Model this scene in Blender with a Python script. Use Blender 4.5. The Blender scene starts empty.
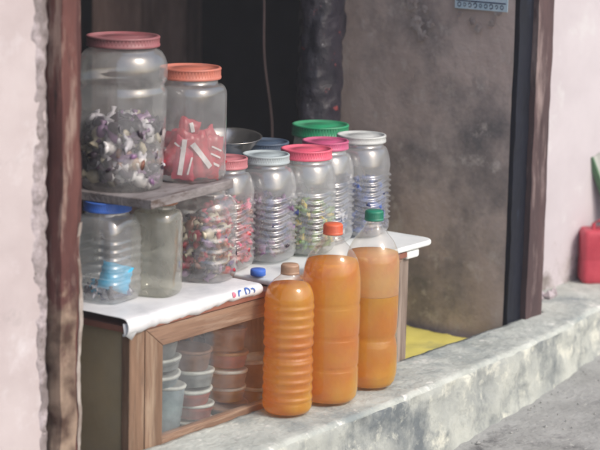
import bpy, math, random
from mathutils import Vector, Matrix, noise
R = math.radians
random.seed(7)
SC = bpy.context.scene
COL = SC.collection

# ------------------------------------------------------------------ camera
cam_d = bpy.data.cameras.new('camera'); cam = bpy.data.objects.new('camera', cam_d); COL.objects.link(cam)
SC.camera = cam
cam_d.sensor_width = 36; cam_d.lens = 130.5; cam_d.clip_start = 0.05; cam_d.clip_end = 500
az, pitch, roll = R(36), R(11), R(1.3)
F = Vector((math.cos(az)*math.cos(pitch), math.sin(az)*math.cos(pitch), -math.sin(pitch)))
R0 = F.cross(Vector((0, 0, 1))).normalized(); U0 = R0.cross(F)
U = U0*math.cos(roll) - R0*math.sin(roll); RR = F.cross(U)
m = Matrix((RR, U, -F)).transposed().to_4x4(); m.translation = Vector((-3.049, -2.205, 1.039))
cam.matrix_world = m
cam_d.dof.use_dof = True; cam_d.dof.focus_distance = 3.86; cam_d.dof.aperture_fstop = 5.0

# ------------------------------------------------------------------ sky, sun, exposure
W = bpy.data.worlds.new('World'); SC.world = W; W.use_nodes = True
wn = W.node_tree.nodes; wl = W.node_tree.links
bg = wn['Background']; sky = wn.new('ShaderNodeTexSky'); sky.sky_type = 'NISHITA'; sky.sun_disc = False
sun_az_vec = Vector((0.05, -1.0))
SUN_EL = R(40)
sky.sun_elevation = SUN_EL; sky.sun_rotation = math.atan2(sun_az_vec.x, sun_az_vec.y)
sky.air_density = 1.0; sky.dust_density = 4.0; sky.ozone_density = 1.0
wl.new(sky.outputs[0], bg.inputs[0]); bg.inputs[1].default_value = 0.15
sd = bpy.data.lights.new('sun', 'SUN'); sun = bpy.data.objects.new('sun', sd); COL.objects.link(sun)
sd.energy = 1.2; sd.angle = R(14); sd.color = (1.0, 0.975, 0.95)
sv = Vector((sun_az_vec.x*math.cos(SUN_EL), sun_az_vec.y*math.cos(SUN_EL), math.sin(SUN_EL)))
sun.rotation_euler = sv.to_track_quat('Z', 'Y').to_euler()
SC.view_settings.view_transform = 'Standard'; SC.view_settings.look = 'None'
SC.view_settings.exposure = 0.45; SC.view_settings.gamma = 1.0
SC.view_settings.use_curve_mapping = False
SC.render.engine = 'CYCLES'
SC.cycles.filter_width = 2.2; SC.cycles.transparent_max_bounces = 40; SC.cycles.max_bounces = 14; SC.cycles.transmission_bounces = 10

# ------------------------------------------------------------------ helpers
def tag(o, label=None, cat=None, group=None, kind=None):
    if label: o['label'] = label
    if cat: o['category'] = cat
    if group: o['group'] = group
    if kind: o['kind'] = kind
    return o

def empty(name, loc, rz=0, label=None, cat=None, group=None):
    o = bpy.data.objects.new(name, None); COL.objects.link(o); o.location = loc; o.rotation_euler = (0, 0, rz)
    o.empty_display_size = .02
    return tag(o, label, cat, group)

class MB:
    def __init__(s): s.v = []; s.f = []; s.m = []; s.sm = []
    def add(s, vs, fs, mi=0, smooth=False):
        b = len(s.v); s.v += [tuple(v) for v in vs]
        for f in fs: s.f.append([i+b for i in f]); s.m.append(mi); s.sm.append(smooth)
    def box(s, x0, x1, y0, y1, z0, z1, mi=0, rot=None, org=None):
        vs = [Vector((x, y, z)) for z in (z0, z1) for y in (y0, y1) for x in (x0, x1)]
        if rot is not None: vs = [rot @ v for v in vs]
        if org is not None: vs = [v + Vector(org) for v in vs]
        s.add(vs, [(0,2,3,1),(4,5,7,6),(0,1,5,4),(2,6,7,3),(0,4,6,2),(1,3,7,5)], mi)
    def lathe(s, prof, n=48, mi=0, cx=0, cy=0, rib=None, cap0=False, cap1=False, smooth=True, wave=0, wn_=4, ph=0.0):
        # prof: (z, r, exponent) ; exponent 2 = round, higher = square
        vs = []
        for p in prof:
            z, r = p[0], p[1]; e = p[2] if len(p) > 2 else 2
            wv = p[3] if len(p) > 3 else 0
            for i in range(n):
                t = 2*math.pi*i/n
                k = (abs(math.cos(t))**e + abs(math.sin(t))**e)**(-1/e)
                vs.append((cx+r*k*math.cos(t+ph), cy+r*k*math.sin(t+ph), z + wv*math.cos(4*t)))
        fs = []
        for j in range(len(prof)-1):
            for i in range(n):
                a = j*n+i; b = j*n+(i+1) % n
                fs.append((a, b, b+n, a+n))
        s.add(vs, fs, mi, smooth)
        L = len(s.v)-len(vs)
        if cap0: s.f.append([L+i for i in range(n)][::-1]); s.m.append(mi); s.sm.append(False)
        if cap1: s.f.append([L+(len(prof)-1)*n+i for i in range(n)]); s.m.append(mi); s.sm.append(False)
    def build(s, name, mats, parent=None, bevel=0, loc=None, rz=0, segs=2):
        me = bpy.data.meshes.new(name); me.from_pydata(s.v, [], s.f)
        if not isinstance(mats, (list, tuple)): mats = [mats]
        for mt in mats: me.materials.append(mt)
        for p, mi, sm in zip(me.polygons, s.m, s.sm): p.material_index = mi; p.use_smooth = sm
        me.update()
        o = bpy.data.objects.new(name, me); COL.objects.link(o)
        if parent: o.parent = parent
        if loc is not None: o.location = loc
        if rz: o.rotation_euler = (0, 0, rz)
        if bevel:
            b = o.modifiers.new('bevel', 'BEVEL'); b.width = bevel; b.segments = segs; b.limit_method = 'ANGLE'
        return o

def fbm(x, y, z, sc=1.0, oct=4):
    return noise.fractal(Vector((x*sc, y*sc, z*sc)), 1.0, 2.0, oct)

# ---- materials
def new_mat(name):
    mt = bpy.data.materials.new(name); mt.use_nodes = True; nt = mt.node_tree
    return mt, nt, nt.nodes, nt.links

def rough_mat(name, c1, c2, scale=8, rough=.85, bump=.3, bscale=40, c3=None, s3=3, t3=(.55, .65), stretch=(1, 1, 1), bdist=.003, spec=.3, detail=6, c4=None, s4=30, t4=(.6, .68)):
    mt, nt, N, L = new_mat(name); p = N['Principled BSDF']
    tc = N.new('ShaderNodeTexCoord'); mp = N.new('ShaderNodeMapping'); mp.inputs['Scale'].default_value = stretch
    L.new(tc.outputs['Object'], mp.inputs[0])
    n1 = N.new('ShaderNodeTexNoise'); n1.inputs['Scale'].default_value = scale; n1.inputs['Detail'].default_value = detail; n1.inputs['Roughness'].default_value = .65
    L.new(mp.outputs[0], n1.inputs[0])
    cr = N.new('ShaderNodeValToRGB'); cr.color_ramp.elements[0].position = .35; cr.color_ramp.elements[1].position = .65
    cr.color_ramp.elements[0].color = (*c1, 1); cr.color_ramp.elements[1].color = (*c2, 1)
    L.new(n1.outputs[0], cr.inputs[0]); out = cr.outputs[0]
    for cc, ss, tt in ((c3, s3, t3), (c4, s4, t4)):
        if cc is None: continue
        n3 = N.new('ShaderNodeTexNoise'); n3.inputs['Scale'].default_value = ss; n3.inputs['Detail'].default_value = 7; n3.inputs['Roughness'].default_value = .7
        mo = N.new('ShaderNodeVectorMath'); mo.operation = 'ADD'; mo.inputs[1].default_value = (ss, 3.1, 7.7)
        L.new(mp.outputs[0], mo.inputs[0]); L.new(mo.outputs[0], n3.inputs[0])
        r3 = N.new('ShaderNodeMapRange'); r3.inputs[1].default_value = tt[0]; r3.inputs[2].default_value = tt[1]
        L.new(n3.outputs[0], r3.inputs[0])
        mx = N.new('ShaderNodeMix'); mx.data_type = 'RGBA'; L.new(r3.outputs[0], mx.inputs['Factor'])
        L.new(out, mx.inputs['A']); mx.inputs['B'].default_value = (*cc, 1); out = mx.outputs['Result']
    L.new(out, p.inputs['Base Color']); p.inputs['Roughness'].default_value = rough
    p.inputs['Specular IOR Level'].default_value = spec
    if bump:
        nb = N.new('ShaderNodeTexNoise'); nb.inputs['Scale'].default_value = bscale; nb.inputs['Detail'].default_value = 8
        L.new(mp.outputs[0], nb.inputs[0])
        b = N.new('ShaderNodeBump'); b.inputs['Strength'].default_value = bump; b.inputs['Distance'].default_value = bdist
        L.new(nb.outputs[0], b.inputs['Height']); L.new(b.outputs[0], p.inputs['Normal'])
    return mt

def plastic_mat(name, col, rough=.4, var=.15, trans=0):
    c2 = tuple(min(1, c*(1+var)) for c in col); c1 = tuple(c*(1-var) for c in col)
    return rough_mat(name, c1, c2, 30, rough, .15, 120, spec=.5, bdist=.001)

def clear_mat(name, tint=(.93, .95, .95), milk=.14, milk_col=(.8, .82, .82), ior=1.75, rough=.08, dirt=.12, bump=.1, bsc=25):
    """thin clear plastic: see-through, fresnel gloss, a little haze and dust"""
    mt, nt, N, L = new_mat(name); N.remove(N['Principled BSDF']); out = N['Material Output']
    tr = N.new('ShaderNodeBsdfTransparent'); tr.inputs[0].default_value = (*tint, 1)
    gl = N.new('ShaderNodeBsdfGlossy'); gl.inputs['Roughness'].default_value = rough; gl.inputs[0].default_value = (1, 1, 1, 1)
    fr = N.new('ShaderNodeFresnel'); ge = N.new('ShaderNodeNewGeometry'); io = N.new('ShaderNodeMapRange')   # same gloss on both faces of the thin wall
    io.inputs[3].default_value = ior; io.inputs[4].default_value = 1/ior; L.new(ge.outputs['Backfacing'], io.inputs[0]); L.new(io.outputs[0], fr.inputs[0])
    df = N.new('ShaderNodeBsdfDiffuse'); df.inputs[0].default_value = (*milk_col, 1)
    tl = N.new('ShaderNodeBsdfTranslucent'); tl.inputs[0].default_value = (*milk_col, 1)
    md = N.new('ShaderNodeMixShader'); md.inputs[0].default_value = .45
    L.new(df.outputs[0], md.inputs[1]); L.new(tl.outputs[0], md.inputs[2])
    tc = N.new('ShaderNodeTexCoord'); nz = N.new('ShaderNodeTexNoise'); nz.inputs['Scale'].default_value = bsc; nz.inputs['Detail'].default_value = 6
    L.new(tc.outputs['Object'], nz.inputs[0])
    mr = N.new('ShaderNodeMapRange'); mr.inputs[1].default_value = .35; mr.inputs[2].default_value = .7
    mr.inputs[3].default_value = milk; mr.inputs[4].default_value = milk+dirt
    L.new(nz.outputs[0], mr.inputs[0])
    m1 = N.new('ShaderNodeMixShader'); L.new(mr.outputs[0], m1.inputs[0]); L.new(tr.outputs[0], m1.inputs[1]); L.new(md.outputs[0], m1.inputs[2])
    m2 = N.new('ShaderNodeMixShader'); L.new(fr.outputs[0], m2.inputs[0]); L.new(m1.outputs[0], m2.inputs[1]); L.new(gl.outputs[0], m2.inputs[2])
    b = N.new('ShaderNodeBump'); b.inputs['Strength'].default_value = bump; b.inputs['Distance'].default_value = .004
    n2 = N.new('ShaderNodeTexNoise'); n2.inputs['Scale'].default_value = bsc*1.6; L.new(tc.outputs['Object'], n2.inputs[0])
    L.new(n2.outputs[0], b.inputs['Height'])
    for s in (gl, fr): L.new(b.outputs[0], s.inputs['Normal'])
    L.new(m2.outputs[0], out.inputs[0]); return mt

def liquid_mat(name, col, body, fac=.5, rough=.05):
    """oily liquid: clear tinted refraction plus cloudy body, its glow put into the colour"""
    mt, nt, N, L = new_mat(name); N.remove(N['Principled BSDF']); out = N['Material Output']
    g = N.new('ShaderNodeBsdfRefraction'); g.inputs[0].default_value = (*col, 1); g.inputs['Roughness'].default_value = rough; g.inputs['IOR'].default_value = 1.33
    tr = N.new('ShaderNodeBsdfTransparent'); tr.inputs[0].default_value = (*col, 1)
    m0 = N.new('ShaderNodeMixShader'); m0.inputs[0].default_value = .35; L.new(g.outputs[0], m0.inputs[1]); L.new(tr.outputs[0], m0.inputs[2])
    df = N.new('ShaderNodeBsdfDiffuse'); tl = N.new('ShaderNodeBsdfTranslucent')
    tc = N.new('ShaderNodeTexCoord'); nz = N.new('ShaderNodeTexNoise'); nz.inputs['Scale'].default_value = 11; nz.inputs['Detail'].default_value = 4
    L.new(tc.outputs['Object'], nz.inputs[0])
    cr = N.new('ShaderNodeValToRGB'); cr.color_ramp.elements[0].position = .35; cr.color_ramp.elements[1].position = .7  # yellow to orange-red mottling imitates uneven light through the liquid
    cr.color_ramp.elements[0].color = (body[0]*.90, body[1]*.62, body[2]*.7, 1); cr.color_ramp.elements[1].color = (1, min(1, body[1]*1.18), body[2], 1)
    L.new(nz.outputs[0], cr.inputs[0]); L.new(cr.outputs[0], df.inputs[0]); L.new(cr.outputs[0], tl.inputs[0])
    md = N.new('ShaderNodeMixShader'); md.inputs[0].default_value = .4; L.new(df.outputs[0], md.inputs[1]); L.new(tl.outputs[0], md.inputs[2])
    m1 = N.new('ShaderNodeMixShader'); m1.inputs[0].default_value = fac; L.new(m0.outputs[0], m1.inputs[1]); L.new(md.outputs[0], m1.inputs[2])
    bp = N.new('ShaderNodeBump'); bp.inputs['Strength'].default_value = .35; bp.inputs['Distance'].default_value = .006
    nb = N.new('ShaderNodeTexVoronoi'); nb.inputs['Scale'].default_value = 90; L.new(tc.outputs['Object'], nb.inputs[0]); L.new(nb.outputs[0], bp.inputs['Height']); L.new(bp.outputs[0], g.inputs['Normal'])
    L.new(m1.outputs[0], out.inputs[0]); return mt

M = {}
M['pink'] = rough_mat('pink_limewash', (.43, .37, .375), (.50, .445, .45), 5, .9, .35, 30, c3=(.60, .57, .59), s3=7, t3=(.52, .7), c4=(.33, .29, .295), s4=11, t4=(.58, .74), bdist=.004)
M['pink2'] = rough_mat('pale_limewash', (.45, .415, .44), (.52, .485, .51), 4, .9, .3, 26, c3=(.56, .55, .56), s3=5, c4=(.40, .35, .35), s4=16, t4=(.70, .78), bdist=.003)
M['plaster'] = rough_mat('bare_plaster', (.17, .145, .145), (.33, .29, .295), 20, .95, .9, 60, c3=(.12, .10, .09), s3=26, c4=(.44, .39, .41), s4=12, t4=(.5, .6), t3=(.58, .66), bdist=.006)
M['frame'] = rough_mat('peeling_brown_paint', (.065, .024, .022), (.125, .048, .040), 10, .6, .7, 45, c3=(.26, .18, .15), s3=11, t3=(.53, .62), stretch=(2.2, 2.2, .35), c4=(.03, .015, .013), s4=20, t4=(.58, .66), bdist=.004)
M['stub'] = rough_mat('eroded_base', (.20, .13, .09), (.38, .30, .24), 14, .9, .9, 40, c3=(.08, .05, .04), s3=14, c4=(.55, .52, .46), s4=18, bdist=.008)
M['whitestrip'] = rough_mat('lime_edge', (.16, .12, .10), (.40, .36, .33), 14, .9, .6, 50, c3=(.2, .15, .12), s3=12)
M['sidewall'] = rough_mat('stained_cement_wall', (.42, .335, .31), (.56, .465, .44), 6, .95, .6, 70, c3=(.18, .165, .17), s3=4, t3=(.45, .66), c4=(.54, .48, .46), s4=20, t4=(.56, .68), bdist=.0025)
M['patch'] = rough_mat('peeled_limewash', (.26, .21, .20), (.42, .38, .38), 40, .95, .9, 60, c3=(.13, .10, .09), s3=30, bdist=.004)
M['darkwall'] = rough_mat('shade_dark_wall', (.010, .010, .016), (.020, .020, .030), 6, .9, .5, 30)  # near-black base colour stands in for the unlit depth of the room
M['cement'] = rough_mat('worn_cement', (.36, .385, .355), (.52, .55, .51), 9, .92, .6, 70, c3=(.24, .275, .275), s3=6, t3=(.49, .66), c4=(.70, .70, .66), s4=26, t4=(.58, .68), bdist=.006)
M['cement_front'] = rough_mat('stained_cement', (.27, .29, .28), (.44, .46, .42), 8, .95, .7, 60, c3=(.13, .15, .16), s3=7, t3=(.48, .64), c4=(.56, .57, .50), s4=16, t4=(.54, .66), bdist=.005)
M['street'] = rough_mat('street_cement', (.27, .275, .262), (.37, .375, .36), 14, .95, .6, 90, c3=(.12, .12, .12), s3=4, c4=(.45, .45, .42), s4=60, t4=(.6, .68), bdist=.005)
M['earth'] = rough_mat('shop_floor', (.10, .09, .08), (.18, .16, .14), 9, .9, .6, 40)
M['yellow'] = rough_mat('yellow_sheet', (.60, .53, .12), (.70, .62, .17), 10, .65, .5, 18, c3=(.40, .38, .16), s3=6, t3=(.56, .72), bdist=.006)
M['wood'] = rough_mat('brown_varnish_wood', (.13, .075, .045), (.25, .15, .095), 10, .5, .5, 30, stretch=(6, 6, .5), c3=(.38, .29, .21), s3=6, t3=(.54, .76), c4=(.08, .05, .035), s4=18, t4=(.58, .68), bdist=.0015, spec=.5)
M['wood_h'] = rough_mat('brown_varnish_rail', (.16, .09, .058), (.29, .18, .12), 10, .45, .5, 30, stretch=(.5, 6, 6), c3=(.44, .34, .26), s3=6, t3=(.54, .76), c4=(.09, .055, .04), s4=18, t4=(.58, .68), bdist=.0015, spec=.5)
M['wood_old'] = rough_mat('grey_wood', (.15, .11, .085), (.32, .26, .22), 10, .7, .5, 30, stretch=(6, 6, .5), c3=(.07, .05, .045), s3=10)
M['sidepanel'] = rough_mat('dark_green_brown_panel', (.26, .21, .125), (.38, .305, .19), 5, .4, .2, 20, c3=(.32, .285, .21), s3=3, t3=(.5, .75), spec=.5)
M['plank'] = rough_mat('dusty_plank', (.13, .115, .115), (.25, .23, .23), 14, .75, .5, 60, stretch=(1, 3, 3), c3=(.08, .055, .045), s3=16)
M['cloth'] = rough_mat('white_oilcloth', (.62, .63, .65), (.74, .75, .76), 10, .38, .5, 16, c3=(.48, .50, .53), s3=9, t3=(.52, .72), bdist=.006, spec=.5)
M['blueprint'] = plastic_mat('blue_print', (.05, .13, .42), .5)
M['redprint'] = plastic_mat('pink_print', (.62, .18, .25), .5)
M['marble'] = rough_mat('white_board', (.68, .72, .72), (.80, .83, .82), 12, .35, .2, 30, c3=(.5, .56, .56), s3=8, t3=(.55, .7), spec=.5)
M['curtain'] = rough_mat('brown_curtain', (.13, .085, .072), (.25, .175, .155), 8, .85, .4, 20, stretch=(3, 3, .6))
M['cord'] = plastic_mat('cord', (.13, .09, .09), .7)
M['sachet'] = rough_mat('dark_sachet', (.010, .010, .016), (.028, .024, .034), 12, .36, .9, 30, c3=(.25, .05, .05), s3=34, t3=(.64, .68), c4=(.4, .4, .42), s4=45, t4=(.66, .70), bdist=.008, spec=.4)
M['steel'] = plastic_mat('steel', (.45, .44, .42), .25); M['steel'].node_tree.nodes['Principled BSDF'].inputs['Metallic'].default_value = .9
M['canred'] = rough_mat('faded_red_plastic', (.42, .035, .06), (.56, .07, .10), 14, .5, .4, 50, c3=(.70, .40, .40), s3=22, t3=(.62, .72), spec=.4)
M['greyboard'] = rough_mat('grey_weathered_board', (.25, .26, .24), (.42, .43, .40), 14, .85, .5, 40, stretch=(3, 3, .5))
M['greenedge'] = plastic_mat('green_edge', (.08, .18, .09), .6)
M['sticker'] = rough_mat('blue_white_sticker', (.42, .58, .70), (.62, .74, .82), 20, .5, .2, 40)
M['ink'] = plastic_mat('sticker_ink', (.05, .07, .14), .6)
M['jar'] = clear_mat('clear_jar_plastic', milk=.16, dirt=.18, milk_col=(.86, .87, .88), ior=2.2, rough=.17)
M['jar_big'] = clear_mat('big_jar_plastic', tint=(.97, .97, .96), milk=.13, dirt=.16, ior=2.1, rough=.15)
M['jar_old'] = clear_mat('dusty_jar_plastic', tint=(.80, .80, .74), milk=.26, milk_col=(.62, .62, .56), dirt=.2)
M['pet'] = clear_mat('clear_bottle_plastic', tint=(.98, .97, .95), milk=.03, dirt=.04, ior=1.6)
M['pane'] = clear_mat('dusty_glass', tint=(.95, .95, .93), milk=.03, milk_col=(.5, .50, .55), dirt=.10, ior=1.7, rough=.03, bump=.02)
M['oilA'] = liquid_mat('amber_fuel', (1.0, .66, .14), (1.0, .54, .006), .52, .10)
M['oilB'] = liquid_mat('orange_fuel', (1.0, .70, .26), (1.0, .56, .05), .54, .10)
M['oilC'] = liquid_mat('deep_amber_fuel', (1.0, .68, .18), (.98, .58, .03), .52, .10)
M['oilD'] = liquid_mat('pale_amber_fuel', (1.0, .84, .58), (.98, .68, .30), .50, .10)
def lid(n, c): M[n] = rough_mat(n, tuple(v*.88 for v in c), tuple(v*1.1 for v in c), 30, .5, .15, 120, c3=tuple(v*.75+.07 for v in c), s3=16, t3=(.42, .70), bdist=.001, spec=.5)
lid('lid_maroon', (.27, .085, .095)); lid('lid_orange', (.50, .15, .10)); lid('lid_blue', (.02, .13, .58)); lid('lid_brown', (.33, .13, .06))
lid('lid_dullpink', (.44, .15, .17)); lid('lid_white', (.50, .52, .51)); lid('lid_pink', (.68, .10, .17)); lid('lid_magenta', (.48, .08, .19))
lid('lid_green', (.015, .27, .12)); lid('lid_greyblue', (.36, .42, .44)); lid('lid_navy', (.05, .08, .13)); lid('cap_orange', (.68, .13, .05)); lid('cap_green', (.01, .20, .12)); lid('cap_brown', (.38, .22, .13))
def foil(n, c, r=.3): M[n] = plastic_mat(n, c, r, .3)
foil('w_silver', (.52, .50, .54)); foil('w_purple', (.20, .11, .21)); foil('w_dark', (.045, .03, .045)); foil('w_cream', (.45, .40, .30)); foil('w_red', (.38, .018, .035))
foil('w_pink', (.60, .12, .20)); foil('w_white', (.60, .58, .58)); foil('w_green', (.16, .28, .06)); foil('w_yellow', (.65, .50, .07)); foil('w_blue', (.04, .09, .32)); foil('w_rose', (0.42, .03, .065)); foil('w_brown', (.20, .08, .05)); foil('w_cyan', (.03, .38, .62))
foil('w_amber', (.45, .16, .03)); foil('w_navy', (.02, .03, .12))

# ------------------------------------------------------------------ ground, street, ledge
def street_z(x): return -.150 + .055*5*math.tanh(x/5)
mb = MB(); xs = [-22, -19, -15, -8, -5, -3, -2] + [-1.5+.02*i for i in range(176)] + [2.5, 4, 6, 10, 20, 22]
ys = [-22, -19, -15, -8, -4, -2.5, -1.5, -1.0] + [-.8+.02*i for i in range(40)]
vs = [(x, y, street_z(x) + (.002*fbm(x, y, 0, 7) + .003*fbm(x, y, 5, 3) if abs(x) < 2.2 and y > -1.2 else 0)) for y in ys for x in xs]
n = len(xs); fs = [(j*n+i, j*n+i+1, (j+1)*n+i+1, (j+1)*n+i) for j in range(len(ys)-1) for i in range(n-1)]
mb.add(vs, fs, 0, True); tag(mb.build('street', M['street']), kind='structure')

def ledge_front(x):
    pts = [(-3, -.165), (-.6, -.165), (-.1, -.157), (.056, -.155), (.272, -.145), (.594, -.125), (.968, -.078), (1.3, -.05), (3, -.03)]
    for (a, b), (c, d) in zip(pts, pts[1:]):
        if a <= x <= c: return b + (d-b)*(x-a)/(c-a)
    return -.15
mb = MB(); xs = [-3, -2.4, -1.8, -1.3] + [-1.0+.008*i for i in range(330)] + [1.8, 2.2, 3]
vs = []; np_ = 0
for x in xs:
    yf = ledge_front(x) + .006*fbm(x, 1, 0, 6) + .002*fbm(x, 7, 0, 30); zb = street_z(x)-.06
    prof = []
    K = 12
    for k in range(K+1):            # front face
        t = k/K; z = zb + (-.012-zb)*t
        prof.append((yf - .022*(1-t)**1.5 + .006*fbm(x, z, 3, 16) , z))
    for a in (20, 45, 70, 90): prof.append((yf+.012-.012*math.cos(R(a)), -.012+.012*math.sin(R(a)) + .0015*fbm(x, a*.02, 2, 30)))
    for k in range(1, 13):
        t = k/12; y = yf+.012 + (.13-yf)*t if x > .86 else yf+.012+(-.016-yf)*t
        prof.append((y, .0022*fbm(x, y, 1, 14)+.0012*fbm(x, y, 1, 40)))
    prof.append((prof[-1][0]+.002, -.06))
    np_ = len(prof); vs += [(x, y, z) for y, z in prof]
fs = [(i*np_+j, (i+1)*np_+j, (i+1)*np_+j+1, i*np_+j+1) for i in range(len(xs)-1) for j in range(np_-1)]
mb.add(vs, fs, 0, True)
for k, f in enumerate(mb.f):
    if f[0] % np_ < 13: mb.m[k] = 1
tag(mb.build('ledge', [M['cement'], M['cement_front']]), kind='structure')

mb = MB(); mb.box(-3, 3, -.02, 3, -.2, -.045); tag(mb.build('shop_floor', M['earth']), kind='structure')

# yellow sheet on the floor
mb = MB(); vs = []; nx, ny = 40, 40
for j in range(ny+1):
    for i in range(nx+1):
        x = .30+.39*i/nx + .012*fbm(j*.1, 0, 0, 1.3)*(i == nx); y = .002+.36*j/ny
        vs.append((x, y, -.039+.003*fbm(x, y, 0, 10)+.0015*abs(fbm(x, y, 4, 25))))
mb.add(vs, [(j*(nx+1)+i, j*(nx+1)+i+1, (j+1)*(nx+1)+i+1, (j+1)*(nx+1)+i) for j in range(ny) for i in range(nx)], 0, True)
o = mb.build('plastic_sheet', M['yellow']); tag(o, 'yellow plastic sheet spread on the floor beside the cabinet', 'sheet')
md = o.modifiers.new('solid', 'SOLIDIFY'); md.thickness = .0015

# ------------------------------------------------------------------ walls
def rough_slab(name, x0, x1, y, z0, z1, mat, step=.02, amp=.003, depth=.3, edge=None, sc=6):
    """front sheet at y with relief, closed by a box behind"""
    mb = MB(); nx = max(1, int((x1-x0)/step)); nz = max(1, int((z1-z0)/step)); vs = []
    for j in range(nz+1):
        for i in range(nx+1):
            x = x0+(x1-x0)*i/nx; z = z0+(z1-z0)*j/nz
            e = 0
            if edge and i == nx: e = edge*fbm(z, 2, 2, 8)
            vs.append((x+e, y-amp*fbm(x, z, 1, sc)-amp*.4*fbm(x, z, 4, sc*5), z))
    w = nx+1
    mb.add(vs, [(j*w+i, j*w+i+1, (j+1)*w+i+1, (j+1)*w+i) for j in range(nz) for i in range(nx)], 0, True)
    mb.box(x0, x1, y+.006, y+depth, z0, z1)
    # edge closing strips
    mb.add([vs[j*w+nx] for j in range(nz+1)] + [(x1, y+.008, z0+(z1-z0)*j/nz) for j in range(nz+1)], [(j, j+1, nz+1+j+1, nz+1+j) for j in range(nz)])
    mb.add([vs[j*w] for j in range(nz+1)] + [(x0, y+.008, z0+(z1-z0)*j/nz) for j in range(nz+1)], [(j+1, j, nz+1+j, nz+1+j+1) for j in range(nz)])
    return mb.build(name, mat)
wl_ = empty('pink_wall', (0, 0, 0), 0, 'pink limewashed wall left of the shop opening with broken plaster edge', 'wall')
o = rough_slab('wall', -3.2, -1.0, .0, -.3, 2.6, M['pink'], .1); o.parent = wl_
o = rough_slab('wall', -1.0, -.672, .0, -.3, 2.6, M['pink'], .012, .003, edge=.012); o.parent = wl_
# bare plaster edge, raised and broken
mb = MB(); nz = 520; nx = 10; vs = []
for j in range(nz+1):
    z = -.12+1.6*j/nz; xl = -.693+.022*fbm(z, 0, 0, 3.3)+.006*fbm(z, 3, 0, 19)+.0035*fbm(z, 3, 5, 60); xr = -.663+.006*fbm(z, 9, 0, 12)+.004*fbm(z, 5, 1, 50)
    for i in range(nx+1):
        t = i/nx; x = xl+(xr-xl)*t; b = math.sin(math.pi*min(1, t*1.1+.0))**.4 if 0 < t < 1 else 0
        vs.append((x, .002-.0045*b-.004*fbm(x, z, 2, 34)*b, z))
mb.add(vs, [(j*(nx+1)+i, j*(nx+1)+i+1, (j+1)*(nx+1)+i+1, (j+1)*(nx+1)+i) for j in range(nz) for i in range(nx)], 0, True)
mb.build('plaster_edge', M['plaster'], wl_)

wr = empty('pale_wall', (0, 0, 0), 0, 'pale pink wall right of the shop opening behind the red can', 'wall')
o = rough_slab('wall', .836, 3.2, .10, -.1, 2.6, M['pink2'], .03, .003); o.parent = wr
# rubble at the wall foot
mb = MB(); random.seed(3)
for k in range(26):
    r = random.uniform(.006, .018); c = Vector((random.uniform(.86, .99), random.uniform(.045, .09), r*.5))
    rot = Matrix.Rotation(random.uniform(0, 6), 3, 'Z') @ Matrix.Rotation(random.uniform(0, 2), 3, 'X')
    vs = [rot @ (Vector(p).normalized()*r*random.uniform(.7, 1.2)) + c for p in [(1,0,0),(-1,0,0),(0,1,0),(0,-1,0),(0,0,1),(0,0,-1)]]
    mb.add(vs, [(0,2,4),(2,1,4),(1,3,4),(3,0,4),(2,0,5),(1,2,5),(3,1,5),(0,3,5)])
tag(mb.build('rubble', M['plaster']), 'crumbled plaster rubble heaped at the foot of the doorframe', 'rubble', kind='stuff')

# grit along the ledge foot and on the street
random.seed(17); mb = MB()
for k in range(220):
    x = random.uniform(.2, 1.3); d = random.random()**2.2*.35; r = random.uniform(.001, .003) if k > 14 else random.uniform(.004, .007)
    c = Vector((x, ledge_front(x)-.026-d, street_z(x)+r*.4))
    rot = Matrix.Rotation(random.uniform(0, 6), 3, 'Z') @ Matrix.Rotation(random.uniform(0, 2), 3, 'X')
    vs = [rot @ (Vector(p)*r*random.uniform(.6, 1.2)) + c for p in [(1,0,0),(-1,0,0),(0,1,0),(0,-1,0),(0,0,1),(0,0,-1)]]
    mb.add(vs, [(0,2,4),(2,1,4),(1,3,4),(3,0,4),(2,0,5),(1,2,5),(3,1,5),(0,3,5)])
tag(mb.build('grit', M['street']), 'loose grit scattered on the street along the foot of the ledge', 'grit', kind='stuff')

# door frame (two posts and a header)
df = empty('door_frame', (0, 0, 0), 0, 'peeling brown painted door frame around the shop opening', 'door frame')
def post(x0, x1, y0, y1, z0, z1, mat, amp=.003, name='post', nz=150, cut=None):
    mb = MB(); vs = []; ring = []
    K = 6
    for j in range(nz+1):
        z = z0+(z1-z0)*j/nz; pts = []
        for i in range(K): pts.append((x0+(x1-x0)*i/K, y0))
        for i in range(K): pts.append((x1, y0+(y1-y0)*i/K))
        for i in range(K): pts.append((x1-(x1-x0)*i/K, y1))
        for i in range(K): pts.append((x0, y1-(y1-y0)*i/K))
        for (x, y) in pts:
            dx = amp*fbm(x, y, z, 9, 5)+amp*.5*fbm(x, y, z*.5, 60, 3); vs.append((x+dx, y+amp*fbm(x+5, y, z, 10, 5), z))
    w = 4*K
    mb.add(vs, [(j*w+i, j*w+(i+1) % w, (j+1)*w+(i+1) % w, (j+1)*w+i) for j in range(nz) for i in range(w)], 0, False)
    return mb.build(name, mat, df)
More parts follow.
